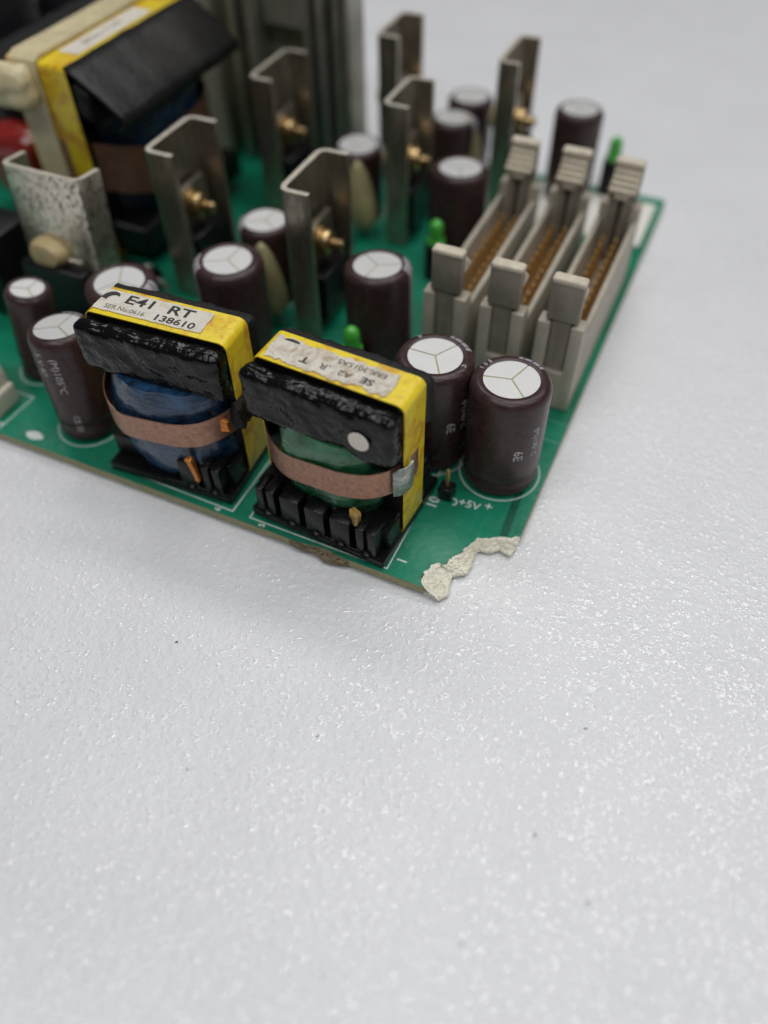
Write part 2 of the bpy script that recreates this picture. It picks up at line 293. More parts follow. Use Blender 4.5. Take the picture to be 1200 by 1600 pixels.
# ------------------------------------------------------------------ foam sheet
FZ = -2.15
N = 90; vv = []
for j in range(N + 1):
    for i in range(N + 1):
        x, y = -700 + 1400 * i / N, -500 + 1400 * j / N
        vv.append((x, y, FZ + 0.35 * noise.noise(Vector((x, y, 0)) * 0.012)))
foam = link('foam_sheet', vv, [[j * (N + 1) + i, j * (N + 1) + i + 1, (j + 1) * (N + 1) + i + 1, (j + 1) * (N + 1) + i] for j in range(N) for i in range(N)], 'foam')
foam['kind'] = 'structure'
def make_bubbles():
    rg = np.random.default_rng(5); P = []
    for x0, x1, y0, y1 in ((-150, 125, -78, 2.0), (-12.0, 125, 2.0, 16), (-1.5, 125, 16, 130)):
        st = 0.74; gx, gy = np.meshgrid(np.arange(x0, x1, st), np.arange(y0, y1, st)); q = np.stack([gx.ravel(), gy.ravel()], 1); q += rg.uniform(-0.62, 0.62, q.shape) * st; P.append(q)
    P = np.concatenate(P); keep = rg.random(len(P)) < np.clip((150 - P[:, 1]) / 90, 0, 1); P = P[keep]
    seg, n = 8, len(P); r = rg.gamma(5.0, 0.06, n).clip(0.12, 0.55); h = r * rg.uniform(0.05, 0.19, n); el = rg.uniform(0.65, 1.5, n); a0 = rg.uniform(0, math.pi, n)
    zb = np.array([FZ + 0.35 * noise.noise(Vector((x, y, 0)) * 0.012) for x, y in P]) - 0.02
    ring_f = [(1.0, 0.0), (0.58, 0.68)]; V = np.zeros((n, 2 * seg + 1, 3)); lean = rg.uniform(-0.25, 0.25, (n, 2))
    for k, (rf, hf) in enumerate(ring_f):
        for j in range(seg):
            a = 2 * math.pi * j / seg; u = r * rf * math.cos(a) * el; w = r * rf * math.sin(a) / el
            V[:, k * seg + j, 0] = P[:, 0] + u * np.cos(a0) - w * np.sin(a0) + lean[:, 0] * h * hf; V[:, k * seg + j, 1] = P[:, 1] + u * np.sin(a0) + w * np.cos(a0) + lean[:, 1] * h * hf; V[:, k * seg + j, 2] = zb + h * hf
    V[:, -1, 0] = P[:, 0] + lean[:, 0] * h; V[:, -1, 1] = P[:, 1] + lean[:, 1] * h; V[:, -1, 2] = zb + h
    one = []
    for k in range(1):
        for j in range(seg): j2 = (j + 1) % seg; a, b, c, d = k * seg + j, k * seg + j2, (k + 1) * seg + j2, (k + 1) * seg + j; one += [(a, b, c), (a, c, d)]
    one += [(seg + j, seg + (j + 1) % seg, 2 * seg) for j in range(seg)]
    F = (np.array(one)[None] + (np.arange(n) * (2 * seg + 1))[:, None, None]).reshape(-1)
    me = bpy.data.meshes.new('foam_bubbles'); nf = len(F) // 3
    me.vertices.add(n * (2 * seg + 1)); me.vertices.foreach_set('co', (V * S).astype(np.float32).ravel()); me.loops.add(len(F)); me.loops.foreach_set('vertex_index', F.astype(np.int32))
    me.polygons.add(nf); me.polygons.foreach_set('loop_start', np.arange(0, len(F), 3, dtype=np.int32)); me.polygons.foreach_set('loop_total', np.full(nf, 3, dtype=np.int32)); me.update(calc_edges=True); me.validate(); me.shade_smooth()
    me.materials.append(M['foam_bubble']); o = bpy.data.objects.new('foam_bubbles', me); COL.objects.link(o); o.parent = foam; o['kind'] = 'stuff'; print('bubbles', n, nf)
make_bubbles()
# ------------------------------------------------------------------ circuit board
def resample(p, n):
    p = [Vector(x) for x in p]; d = [0.0]
    for a, b in zip(p, p[1:]): d.append(d[-1] + (b - a).length)
    out = []
    for i in range(n):
        s_ = d[-1] * i / (n - 1); k = max(j for j in range(len(d)) if d[j] <= s_ + 1e-9); k = min(k, len(p) - 2)
        t_ = (s_ - d[k]) / max(1e-9, d[k + 1] - d[k]); out.append(p[k].lerp(p[k + 1], min(1, t_)))
    return out
board = empty('circuit_board', (0, 0, 0))
board['label'] = 'green power supply circuit board with a broken corner lying on white foam'; board['category'] = 'circuit board'
TOP0 = [(-10.21, 0.0), (-11.19, 0.94), (-11.3, 2.0), (-10.98, 3.22), (-10.7, 4.2), (-10.22, 4.99), (-9.4, 5.0), (-8.66, 5.29), (-8.7, 6.2), (-8.0, 7.3), (-7.38, 8.25), (-7.1, 9.4), (-6.54, 10.52), (-6.19, 12.18), (-5.19, 12.35), (-4.13, 12.95), (-3.44, 13.4), (-2.06, 14.01), (-1.0, 14.5), (0.0, 15.26)]
TOP = None
BOT = [(-7.6, -0.45), (-6.53, 1.14), (-7.11, 2.91), (-7.22, 4.54), (-5.38, 5.75), (-5.24, 7.65), (-5.64, 10.17), (-5.04, 10.85), (-3.81, 10.98), (-3.11, 11.42), (-2.36, 12.3), (-1.6, 11.95), (-0.4, 11.81), (0.0, 13.56)]
CT = [(-33.2, 0.0), (-31.5, 0.02), (-30.2, 0.12), (-29.0, 0.32), (-27.77, 0.50), (-26.9, 0.52), (-26.2, 0.42), (-25.2, 0.2), (-24.3, 0.06), (-22.6, 0.0)]
CB = [(-33.2, -0.02), (-32.2, -0.2), (-31.0, -0.38), (-29.8, -0.25), (-28.6, -0.15), (-27.7, -0.5), (-26.4, -0.85), (-25.3, -0.8), (-23.8, -0.4), (-22.6, -0.02)]
BX, BY, TH = -195.0, 124.3, 1.6
def roughen(p, amp, n):
    q = resample(p, n); return [tuple(v) if i in (0, n - 1) else (v.x + amp * noise.fractal(Vector((v.x, v.y, 3)) * 1.5, 0.6, 2.2, 3), v.y + amp * noise.fractal(Vector((v.x, v.y, 8)) * 1.5, 0.6, 2.2, 3)) for i, v in enumerate(q)]
TOP = roughen(TOP0, 0.28, 90)
outline = [(BX, 0.0)] + CT + TOP + [(0.0, BY), (BX, BY)]
MB().prism(outline, -TH, -0.05).build('laminate', 'laminate', board, smooth=False)
MB().prism(outline, -0.05, 0.0).build('solder_mask', 'solder_mask', board, smooth=False)
def torn(name, a, b, n, rows, amp, mat, label, seed, layers):
    A, B = resample(a, n), resample(b, n); vv, ff = [], []
    for r in range(rows + 1):
        f = r / rows
        for i in range(n):
            e = 0 if i in (0, n - 1) else 1
            step = f + e * 0.5 / layers * math.sin(f * layers * 2 * math.pi + 3 * noise.noise(Vector((A[i].x, A[i].y, seed)) * 0.8)) * 0.25       # plies breaking in small terraces
            cut = 0.86; p = A[i].lerp(B[i], max(0, min(1, step / cut))); q = Vector((p.x, p.y, 0)) * 0.9 + Vector((0, 0, f * 3 + seed))
            j = amp * e * (math.sin(math.pi * min(1, f / cut * 0.9 + 0.1)) if f < cut else 0.12); zz = -0.01 - 1.22 * (f / cut) ** 0.9 if f < cut else -1.23 - (TH - 1.23) * (f - cut) / (1 - cut)
            vv.append((p.x + j * (noise.fractal(q * 2.2, 0.5, 2.2, 5) + 0.8 * noise.noise(q * 0.9)), p.y + j * (noise.fractal(q * 2.2 + Vector((9, 4, 1)), 0.5, 2.2, 5) + 0.8 * noise.noise(q * 0.9 + Vector((3, 7, 2)))), zz + 0.9 * j * (abs(noise.noise(q * 1.6)) - 0.3 + 0.4 * noise.fractal(q * 3.4, 0.45, 2.2, 4))))
    for r in range(rows):
        for i in range(n - 1): k = r * n + i; ff.append([k, k + 1, k + n + 1, k + n])
    m0 = len(vv); vv += [(p.x, p.y, -TH) for p in A]
    for i in range(n - 1): ff.append([rows * n + i, rows * n + i + 1, m0 + i + 1, m0 + i])
    return link(name, vv, ff, mat, board, angle=60, label=label)
torn('broken_edge', TOP, BOT, 260, 22, 0.27, 'fibreglass', 'jagged broken corner edge with pale torn fibreglass', 1.0, 3)
torn('chipped_edge', CT, CB, 70, 12, 0.45, 'fibre_dirty', 'brown chipped patch on the front edge', 5.0, 3)
# loose glass fibres standing out of the break
m_ = MB(); rf = random.Random(11); TB = resample(TOP0, 200); BB = resample(BOT, 200)
for k in range(420):
    i = rf.randrange(4, 196); f = rf.uniform(0.05, 1.0); p = TB[i].lerp(BB[i], f); n_ = (BB[i] - TB[i]).normalized(); a = Vector((p.x, p.y, -0.03 - 1.2 * f ** 0.9)); L_ = rf.uniform(0.2, 0.75)
    b_ = a + Vector((n_.x + rf.uniform(-.8, .8), n_.y + rf.uniform(-.8, .8), rf.uniform(-.25, .5))).normalized() * L_
    m_.tube([a, a.lerp(b_, 0.5) + Vector((rf.uniform(-.08, .08), rf.uniform(-.08, .08), .05)), b_], rf.uniform(0.02, 0.045), 4)
o = m_.build('loose_fibres', 'fibreglass', board); o['kind'] = 'stuff'
# copper under the mask
MB().strip([(-2.4, 14.0), (-3.0, 24.5)], 1.3, 0.0, 0.02).build('trace', 'trace_mask', board, smooth=False)
MB().strip([(-3.6, 37.1), (0, 37.1)], 0.25, 0.0, 0.02).build('trace', 'silk_faint', board, smooth=False)
MB().strip([(-5.5, 42.0), (0, 42.0)], 0.2, 0.0, 0.02).build('trace', 'silk_faint', board, smooth=False)
for (x0, y0, x1, y1) in [(-96, 70, -72, 80), (-80, 30, -66, 44), (-92, 0.9, -81, 3.6), (-80, 99, -60, 106)]:
    MB().prism([(x0, y0), (x1, y0), (x1, y1), (x0, y1)], 0.0, 0.02).build('copper_pour', 'pour_mask', board, smooth=False)
for (x, y) in [(-74, 62), (-71, 66), (-76, 70), (-70, 72), (-73, 77), (-47, 66), (-45, 70), (-42, 63), (-48, 60), (-30, 36), (-32, 40), (-52, 36), (-49, 33), (-34, 31), (-86, 14), (-86, 20), (-4.5, 40), (-12, 39.6)]:
    MB().lathe([(0.95, 0.0), (0.9, 0.12), (0.45, 0.3), (0.001, 0.36)], 12, (x, y)).build('solder_pad', 'solder', board)
# silkscreen
SK = 0.03
def silk(name, pts, w=0.22): MB().strip(pts, w, 0.0, SK).build(name, 'silk', board, smooth=False)
silk('silkscreen_outline', [(-16.6, 24), (-16.6, 0.95), (-40.9, 1.2), (-40.9, 22)])
silk('silkscreen_outline', [(-44.1, 22), (-44.1, 1.2), (-68.3, 1.7), (-68.3, 22)])
silk('silkscreen_outline', [(-92.1, 0.9), (-91.9, 9.8), (-120, 9.8)])
silk('silkscreen_outline', [(-120, 2.0), (-92.2, 2.0)], 0.3)
def silk_text(txt, x, y, size, rot=0.0):
    text_mesh(txt, size, 0.012, 1.0, 0.03).xf(rotz(rot)).xf(lambda p: (p.x + x, p.y + y, p.z + 0.015)).build('silkscreen_text', 'silk', board, smooth=False)
silk_text('+5V', -9.6, 17.9, 2.15, R(2)); silk_text('+', -6.6, 18.7, 2.4)
silk_text('10', -15.1, 16.0, 2.5, R(90)); silk_text('1', -15.0, 3.2, 2.3, R(90)); silk_text('5', -38.3, 0.58, 1.5, R(90)); silk_text('6', -46.6, 0.62, 1.5, R(90))
def ring(x, y, r):
    MB().strip([(x + r * math.cos(a / 40 * 2 * math.pi), y + r * math.sin(a / 40 * 2 * math.pi)) for a in range(41)], 0.2, 0.0, SK).build('silkscreen_ring', 'silk', board, smooth=False)
MB().prism([(-85.2 + 1.9 * math.cos(a / 10 * math.pi), 2.0 + 0.75 * math.sin(a / 10 * math.pi) * (1 - 0.25 * math.cos(a / 10 * 2 * math.pi))) for a in range(20)], 0, 0.03).build('silkscreen_mark', 'silk', board, smooth=False)

# ------------------------------------------------------------------ capacitors
def make_cap(D, H, disc, kind='sleeve'):
    r = D / 2; e = empty('capacitor', (0, 0, 0), parent=board)
    prof = [(r - 0.9, 0.15), (r - 0.25, 0.3), (r - 0.05, 0.8), (r - 0.1, 2.0), (r - 0.42, 2.7), (r - 0.42, 3.0), (r - 0.05, 3.7), (r, 4.4), (r, H * 0.5), (r, H - 1.7), (r - 0.05, H - 1.2), (r - 0.22, H - 0.7), (r - 0.55, H - 0.28), (r - 0.95, H - 0.06), (r - 1.25, H), (disc + 0.25, H - 0.02), (disc, H - 0.12), (disc - 0.05, H - 0.3)]
    MB().lathe(prof, 56).build('sleeve', kind, e, angle=50)
    MB().lathe([(0.001, H - 0.24), (disc, H - 0.24), (disc, H - 0.4), (0.001, H - 0.4)], 40).build('vent_plate', 'cap_groove', e, smooth=False)
    for k in range(3):                                        # top scored into three sectors
        a0 = k * 2 * math.pi / 3; a1 = a0 + 2 * math.pi / 3; g = 0.14; dirn = Vector((math.cos((a0 + a1) / 2), math.sin((a0 + a1) / 2)))
        pts = [dirn * g / math.sin(math.pi / 3)]
        n = 14
        for j in range(n + 1):
            a = a0 + math.asin(g / disc) + (a1 - a0 - 2 * math.asin(g / disc)) * j / n; pts.append(Vector((math.cos(a), math.sin(a))) * (disc - 0.02))
        MB().prism([(p.x, p.y) for p in pts], H - 0.3, H - 0.14).build('vent_sector', 'cap_top', e, smooth=False)
    s0 = 0.42
    MB().lathe([(r + .02, 5), (r + .02, H - 1.7), (r - 0.03, H - 1.2), (r - 0.2, H - 0.69), (r - 0.53, H - 0.26), (r - 0.94, H - 0.04), (r - 1.3, H + 0.02)], 10, a0=-s0, a1=s0).build('polarity_stripe', 'sleeve_stripe', e)
    for k in range(3):
        MB().lathe([(r - 0.16, H - 0.66), (r - 0.50, H - 0.24), (r - 0.92, H - 0.02), (r - 1.25, H + 0.035)], 2, a0=-0.3 + 0.27 * k, a1=-0.26 + 0.27 * k).build('stripe_dash', kind, e)
    return e
def wrap(txt, size, r, ang, z, parent, mat='print', up=None):
    """lettering rolled round the can, reading downwards"""
    t_ = text_mesh(txt, size, 0.012)
    t_.v = [((r + 0.02 + p[2]) * math.cos(ang + p[1] / r), (r + 0.02 + p[2]) * math.sin(ang + p[1] / r), z - p[0]) for p in t_.v]
    return t_.build('print', mat, parent, smooth=False)
big = make_cap(12.5, 20.0, 4.3); mid = make_cap(12.2, 19.0, 4.3); small = make_cap(10.8, 16.5, 4.1)
used = set()
CAPS = []
def place_cap(src, base, top, H, spin, label, r_ring):
    d = Vector(top) - Vector(base); 
    o = src if src.name not in used else copy_tree(src, board); used.add(src.name)
    o.location = Vector(base) * S
    q = d.to_track_quat('Z', 'Y').to_matrix() @ Matrix.Rotation(spin - 0, 3, 'Z') if d.xy.length < 1e-6 else Vector((0, 0, 1)).rotation_difference(d).to_matrix() @ Matrix.Rotation(spin, 3, 'Z')
    o.rotation_euler = q.to_euler(); o['label'] = label; ring(base[0], base[1], r_ring); CAPS.append(o); return o
def up(x, y, h, dx=0, dy=0): return (x + dx, y + dy, h)
cA = place_cap(big, (-7.6, 27.0, 0), (-7.8, 27.2, 20), 20, R(72), 'brown capacitor nearest the broken corner', 6.7)
cB = place_cap(big, (-20.3, 27.5, 0), (-20.3, 27.7, 20), 20, R(60), 'brown capacitor behind the transformer with the green winding', 6.7)
place_cap(big, (-63.3, 37.2, 0), (-63.3, 37.2, 20), 20, R(30), 'brown capacitor behind the transformer with the blue winding', 6.7)
place_cap(big, (-76.9, 24.6, 0), (-76.9, 24.3, 20), 20, R(0), 'brown capacitor half hidden behind the blue wound transformer', 6.7)
place_cap(mid, (-38.6, 46.8, 0), (-39.2, 47.6, 19), 19, R(25), 'brown capacitor in front of the first white connector', 6.6)
place_cap(mid, (-37.6, 84.6, 0), (-38.0, 85.4, 19), 19, R(50), 'brown capacitor beside the rear latch of the first connector', 6.6)
place_cap(small, (-67.0, 56.0, 0), (-67.0, 56.0, 16.5), 16.5, R(30), 'brown capacitor left of the front olive heatsink channel', 5.9)
place_cap(small, (-63.9, 91.2, 0), (-63.6, 90.6, 16.5), 16.5, R(30), 'brown capacitor below the tall finned heatsink', 5.9)
place_cap(small, (-49.0, 109.5, 0), (-49.0, 110.6, 16.5), 16.5, R(10), 'brown capacitor at the rear beside the last heatsink channel', 5.9)
place_cap(small, (-49.2, 122.0, 0), (-49.2, 122.3, 16.5), 16.5, R(40), 'brown capacitor at the back edge of the board', 5.9)
cH = make_cap(10.7, 20.0, 4.0); place_cap(cH, (-22.3, 117.6, 0), (-22.4, 118.0, 20), 20, R(30), 'brown capacitor standing alone behind the connectors', 5.7)
cL2 = make_cap(10.4, 20.0, 3.9); place_cap(cL2, (-77.8, 8.6, 0), (-78.7, 10.3, 20), 20, R(95), 'leaning brown capacitor at the left of the blue wound transformer', 5.75)
cL1 = make_cap(8.2, 18.0, 3.2); place_cap(cL1, (-95.2, 17.2, 0), (-92.9, 18.7, 18), 18, R(90), 'slim brown capacitor beside the cream socket', 4.6)
def cam_angle(c): d = Vector((CP.x - c[0], CP.y - c[1])); return math.atan2(d.y, d.x)
def print_on(o, txt, size, r, da, z):                          # da: angle on the can, measured from the side facing the front
    sp = Matrix(o.rotation_euler.to_matrix()).to_euler().z
    wrap(txt, size, r, cam_angle(o.location / S) + da - sp, z, o)
def rim_print(o, txt, a, H=20.0):
    sp = Matrix(o.rotation_euler.to_matrix()).to_euler().z
    for k, ch in enumerate(txt):
        t_ = text_mesh(ch, 0.95, 0.012, 1.0, 0.02).xf(rotz(-math.pi / 2)).xf(lambda p: (p.x + 5.0, p.y, p.z + H + 0.02)).xf(rotz(a - sp - 0.2 * k)); t_.build('print', 'print', o, smooth=False)
rim_print(cA, '105', R(172)); rim_print(cB, 'C', R(-8)); rim_print(cB, 'V', R(140))
print_on(cA, '6E', 2.2, 6.25, 0.42, 9.6); print_on(cA, '(M)105\u00b0C', 1.5, 6.25, 0.88, 11.5)
print_on(cB, '6E', 2.2, 6.25, 0.50, 9.8); print_on(cB, '(M)105\u00b0C', 1.5, 6.25, 0.92, 11.5)
print_on(cL2, '(M)105\u00b0C', 1.7, 5.2, -0.55, 13.6); print_on(cL2, '5 V 47', 1.7, 5.2, -1.05, 15.6); print_on(cL2, 'CE 35', 1.4, 5.2, -0.45, 4.0)

# ------------------------------------------------------------------ transformers
def rr_path(a, z0, z1, r, n=6):
    p = []
    for cx, cz, s0 in ((a - r, z1 - r, 0), (-a + r, z1 - r, 90), (-a + r, z0 + r, 180), (a - r, z0 + r, 270)):
        for j in range(n + 1): t_ = R(s0 + 90 * j / n); p.append((cx + r * math.cos(t_), cz + r * math.sin(t_)))
    return p
def make_transformer(loc, rz, label, a, cd, top, wind, bar, band, wmat, tape='yellow_tape', rows=5):
    """a: half width, cd: half depth of the core, wind: (rx, ry, z0, z1), bar: (depth, z0, z1), band: (z0, z1, outward)"""
    e = empty('transformer', loc, (0, 0, rz), board, label)
    c = MB(); leg = a * 0.36; y = cd - 0.12
    c.box((-a + .9, -y, top * 0.68), (a - .9, y, top - .2), 0.2); c.box((-a + .2, -y, 2.4), (-a + leg, y, top - 1.0), 0.2); c.box((a - leg, -y, 2.4), (a - .2, y, top - 1.0), 0.2); c.box((-a + .9, -y + .1, 1.62), (a - .9, y - .1, 4.5), 0.2)
    c.build('core', 'ferrite', e)
    path = rr_path(a, 1.4, top, 1.3)
    pp = [(x + 0.08 * noise.noise(Vector((x, z, 3)) * 0.4), z + 0.08 * noise.noise(Vector((x, z, 9)) * 0.4)) for x, z in path]
    MB().ribbon(pp, -0.16, -cd, cd, lambda u, v, w: (u, w, v), closed=True).build('tape', tape, e, angle=60)
    rx, ry, z0, z1 = wind
    vv, ff, n, h = [], [], 56, 26
    for j in range(h + 1):
        f = j / h; k = 1 - 0.10 * abs(2 * f - 1) ** 3
        for i in range(n):
            t_ = 2 * math.pi * i / n; d = Vector((math.copysign(abs(math.cos(t_)) ** 0.75, math.cos(t_)), math.copysign(abs(math.sin(t_)) ** 0.8, math.sin(t_)), 0))
            q = Vector((d.x * 2, d.y * 2, f * 3.5 + loc[0])); kk = k * (1 + 0.055 * noise.fractal(q * 0.9, 0.8, 2.0, 3)); vv.append((d.x * rx * kk, d.y * ry * kk, z0 + (z1 - z0) * f))
    for j in range(h):
        for i in range(n): ff.append([j * n + i, j * n + (i + 1) % n, (j + 1) * n + (i + 1) % n, (j + 1) * n + i])
    ff += [list(range(n)), [h * n + i for i in range(n)]]
    link('winding', vv, ff, wmat, e, angle=60)
    bz0, bz1, out = band; path = []
    n = 64
    for i in range(n):
        t_ = 2 * math.pi * i / n; x = math.copysign(abs(math.cos(t_)) ** 0.55, math.cos(t_)) * (a + 0.2); y = math.copysign(abs(math.sin(t_)) ** 1.25, math.sin(t_)) * (ry + out)
        y = y if abs(y) > 0 else 0; path.append((x, y))
    tilt = lambda x: 0.085 * x + 0.42 * max(0.0, -a * 0.5 - x)
    MB().ribbon(path, -0.22, bz0, bz1, lambda u, v, w: (u, v, w + tilt(u) + 0.25 * noise.noise(Vector((u, v, 0)) * 0.3)), closed=True).build('copper_band', 'copper', e, angle=60)
    return e
def bars(e, a, cd, depth, z0, z1, seed, mats=('varnish', 'dull_varnish'), amp=0.35, rnd=1.25):
    sag = lambda p: (p.x, p.y, p.z + (0.5 * noise.noise(Vector((p.x * 0.16, seed, 0))) if p.z < (z0 + z1) / 2 else 0))
    MB().rbox((-a - .5, -cd - depth, z0), (a + .1, -cd - .02, z1), rnd, (44, 6, 18), amp, 0.22, seed, warp=sag).build('flange', mats[0], e, angle=80)
    MB().rbox((-a - .3, cd + .02, z0), (a + .3, cd + depth * 0.8, z1 - 0.2), 1.1, (30, 4, 10), amp * 0.8, 0.5, seed + 5).build('flange', mats[1], e, angle=80)
def pin_blocks(e, a, y0, z1, n=5, skip=()):
    """row of square plastic blocks that carry the pins, with the base plate behind them"""
    m_ = MB(); m_.box((-a + .2, -y0 + 2.4, 2.0), (a - .2, y0 - 2.4, z1 - 1.0), 0.3); m_.box((-a - .1, -y0 - 0.1, 0.15), (a + .1, y0 + 0.1, 1.9), 0.3); m_.build('base_plate', 'bobbin', e)
    pitch = (2 * a - 1.4) / n
    for sgn in (-1, 1):
        for k in range(n):
            if sgn < 0 and k in skip: continue
            cx = -a + 0.7 + pitch * (k + 0.5); w = pitch * 0.385
            m_ = MB(); ys = sorted((sgn * y0, sgn * (y0 - 3.6)))
            if k in (0, n - 1): m_.box((cx - w, ys[0], 2.2), (cx - 0.3, ys[1], z1), 0.22, 2); m_.box((cx + 0.3, ys[0], 2.2), (cx + w, ys[1], z1), 0.22, 2); m_.box((cx - w + .3, ys[0] + .8, 2.3), (cx + w - .3, ys[1] - .3, z1 - .4), 0.1)
            else: m_.box((cx - w, ys[0], 2.2), (cx + w, ys[1], z1), 0.25, 2)
            m_.build('pin_block', 'bobbin', e)
            py = sgn * (y0 - 1.5)
            MB().lathe([(1.15, 1.85), (1.0, 2.05), (0.6, 2.25), (0.5, 2.6)], 12, (cx, sgn * (y0 - 0.5))).build('pin', 'bobbin', e)
def sticker(e, x0, x1, y0, y1, z, mat, jag, seed):
    n = 40; pts = []
    for (p, q, nn) in (((x0, y0), (x1, y0), n), ((x1, y0), (x1, y1), 12), ((x1, y1), (x0, y1), n), ((x0, y1), (x0, y0), 12)):
        for i in range(nn):
            f = i / nn; x = p[0] + (q[0] - p[0]) * f; y = p[1] + (q[1] - p[1]) * f; pts.append((x + jag * 0.7 * noise.fractal(Vector((x, y, seed)) * 0.9, 0.7, 2, 4), y + jag * noise.fractal(Vector((x, y, seed + 4)) * 0.9, 0.7, 2, 4)))
    return MB().prism(pts, z + 0.06, z + 0.16).build('label_sticker', mat, e, smooth=False)
def on_top(e, txt, size, x, y, z, rot, mat='ink', sx=1.0, bold=0.0):
    text_mesh(txt, size, 0.01, sx, bold).xf(rotz(rot)).xf(lambda p: (p.x + x, p.y + y, p.z + z + 0.18)).build('print', mat, e, smooth=False)
AT, CD, TT = 12.0, 3.2, 28.0
# the one with the blue winding
T1 = make_transformer((-56.8, 11.3, 0), R(3.2), 'transformer with blue winding and E41 RT label', AT - .1, CD, TT, (10.4, 9.3, 2.2, 20), None, (11.0, 15.6, 0.9), 'blue_winding')
bars(T1, AT - .1, CD, 3.4, 19.2, 27.5, 2.0, amp=0.3); pin_blocks(T1, AT - .6, 9.7, 7.4, skip=(0, 1, 2))
sticker(T1, -10.9, 7.2, -2.3, 2.5, TT, 'label_paper', 0.12, 1.0)
on_top(T1, 'E41  RT', 2.7, -1.3, 0.95, TT, 0, sx=1.3, bold=0.06); on_top(T1, 'SER.No:0616', 1.35, -5.9, -1.35, TT, 0, 'worn_ink', 0.95); on_top(T1, '138610', 1.85, 2.4, -1.3, TT, 0, sx=1.25, bold=0.04)
MB().prism([(-9.4 + 1.5 * math.cos(R(50 + 9 * k)), 0.4 + 1.7 * math.sin(R(50 + 9 * k))) for k in range(16)] + [(-8.9 + 1.0 * math.cos(R(190 - 9 * k)), 0.2 + 1.1 * math.sin(R(190 - 9 * k))) for k in range(16)], TT + 0.17, TT + 0.19).build('print', 'ink', T1, smooth=False)
MB().rbox((-0.4, -10.3, 4.2), (0.6, -9.2, 9.0), 0.35, (2, 2, 6), 0.3, 0.9, 3, warp=lambda p: (p.x + 5.4 - (p.z - 8) * 0.22, p.y, p.z)).build('wire_end', 'copper_bright', T1)
MB().rbox((9.0, -6.3, 13.2), (11.5, -5.3, 15.6), 0.4, (3, 2, 3), 0.25, 0.9, 4).build('solder_joint', 'copper_bright', T1)
MB().rbox((10.9, -4.8, 12.5), (13.0, -0.6, 17.5), 0.9, (4, 6, 6), 0.4, 0.8, 6).build('varnish_blob', 'dull_varnish', T1)
# the one with the green winding
T2 = make_transformer((-28.3, 11.0, 0), R(-3.6), 'transformer with green winding, torn label and cream paint dot', AT, CD, TT, (9.4, 7.8, 6.2, 20), None, (10.9, 15.9, 0.3), 'green_winding')
bars(T2, AT, CD, 3.5, 18.8, 27.4, 11.0, amp=0.36); pin_blocks(T2, AT - .2, 9.7, 7.4)
sticker(T2, -10.6, 8.9, -2.6, 2.1, TT, 'worn_paper', 0.55, 7.0)
on_top(T2, 'SE', 1.7, 5.2, -1.0, TT, R(180), 'ink', 1.2, 0.05); on_top(T2, 'A2', 1.5, 1.8, -1.1, TT, R(180), 'worn_ink', 1.2, 0.03); on_top(T2, '.R', 1.6, -1.4, -1.0, TT, R(180), 'worn_ink', 1.2, 0.03); on_top(T2, 'T', 1.7, -4.6, -1.0, TT, R(180), 'ink', 1.3, 0.05); on_top(T2, 'ERK.3015A5', 1.3, 3.4, 0.95, TT, R(180), 'worn_ink', 1.15, 0.02)
MB().prism([(-8.2 + 1.3 * math.cos(R(9 * k)), 1.45 + 0.55 * math.sin(R(9 * k))) for k in range(21)], TT + 0.17, TT + 0.19).build('print', 'ink', T2, smooth=False)
MB().lathe([(0.001, 0.0), (1.55, 0.0), (1.6, 0.06), (1.5, 0.16), (0.001, 0.2)], 28).xf(lambda p: (p.x + 7.0, -7.05 - p.z, p.y + 23.0)).build('paint_dot', 'spot_paint', T2)
MB().ribbon([(11.0, -4.75), (11.7, -4.1), (12.25, -3.35), (12.5, -2.6), (12.55, -1.9)], 0.3, lambda f: 11.4 + 1.2 * f, lambda f: 16.6 + 0.9 * f, lambda u, v, w: (u + 0.12 * noise.noise(Vector((u, v, w))), v + 0.15 * noise.noise(Vector((u, v, w)) * 0.9), w + 0.4 * noise.noise(Vector((u * 2, v, w))))).build('solder_joint', 'solder', T2, angle=80)
MB().rbox((5.6, -8.6, 6.0), (7.2, -7.4, 9.3), 0.5, (3, 3, 5), 0.35, 0.9, 9).build('flux_residue', 'flux', T2)
# the large one at the back
T3 = make_transformer((-109.8, 72.0, 0), R(90), 'large transformer held by a cream cable tie', 20.0, 6.8, 40.0, (16.5, 14.2, 8.0, 34), None, (13.8, 23.6, 0.5), 'blue_winding', tape='yellow_tape')
def drape(p):                                                  # sheet folded over the coil: slanting lid, upright skirt
    return p
pv = []
prof = [(-6.9, 40.1), (-9, 39.0), (-14.0, 35.6), (-17.2, 33.2), (-18.0, 32.2), (-17.8, 30.8), (-16.5, 30.0)]
for i in range(41):
    x = -20.1 + 40.2 * i / 40
    for k, (y, z) in enumerate(prof): pv.append((x, y + 0.25 * noise.noise(Vector((x * 0.2, k, 1))), z + 0.35 * noise.noise(Vector((x * 0.15, k * 0.6, 2)))))
nP = len(prof); pf = [[i * nP + k, i * nP + k + 1, (i + 1) * nP + k + 1, (i + 1) * nP + k] for i in range(40) for k in range(nP - 1)]
o = link('insulation_sheet', pv, pf, 'black_paper', T3, angle=70); md = o.modifiers.new('thickness', 'SOLIDIFY'); md.thickness = 0.5 * S; md.offset = -1
MB().rbox((-20, -11.0, 31.5), (20, -6.9, 37.5), 1.2, (12, 4, 4), 0.3, 0.3, 4, warp=lambda p: (p.x, p.y, p.z - max(0, (-p.y - 7)) * 0.42)).build('flange', 'ferrite', T3)
MB().rbox((-20, 6.9, 29.5), (20, 16.5, 38.5), 1.2, (12, 4, 4), 0.3, 0.3, 8).build('flange', 'ferrite', T3)
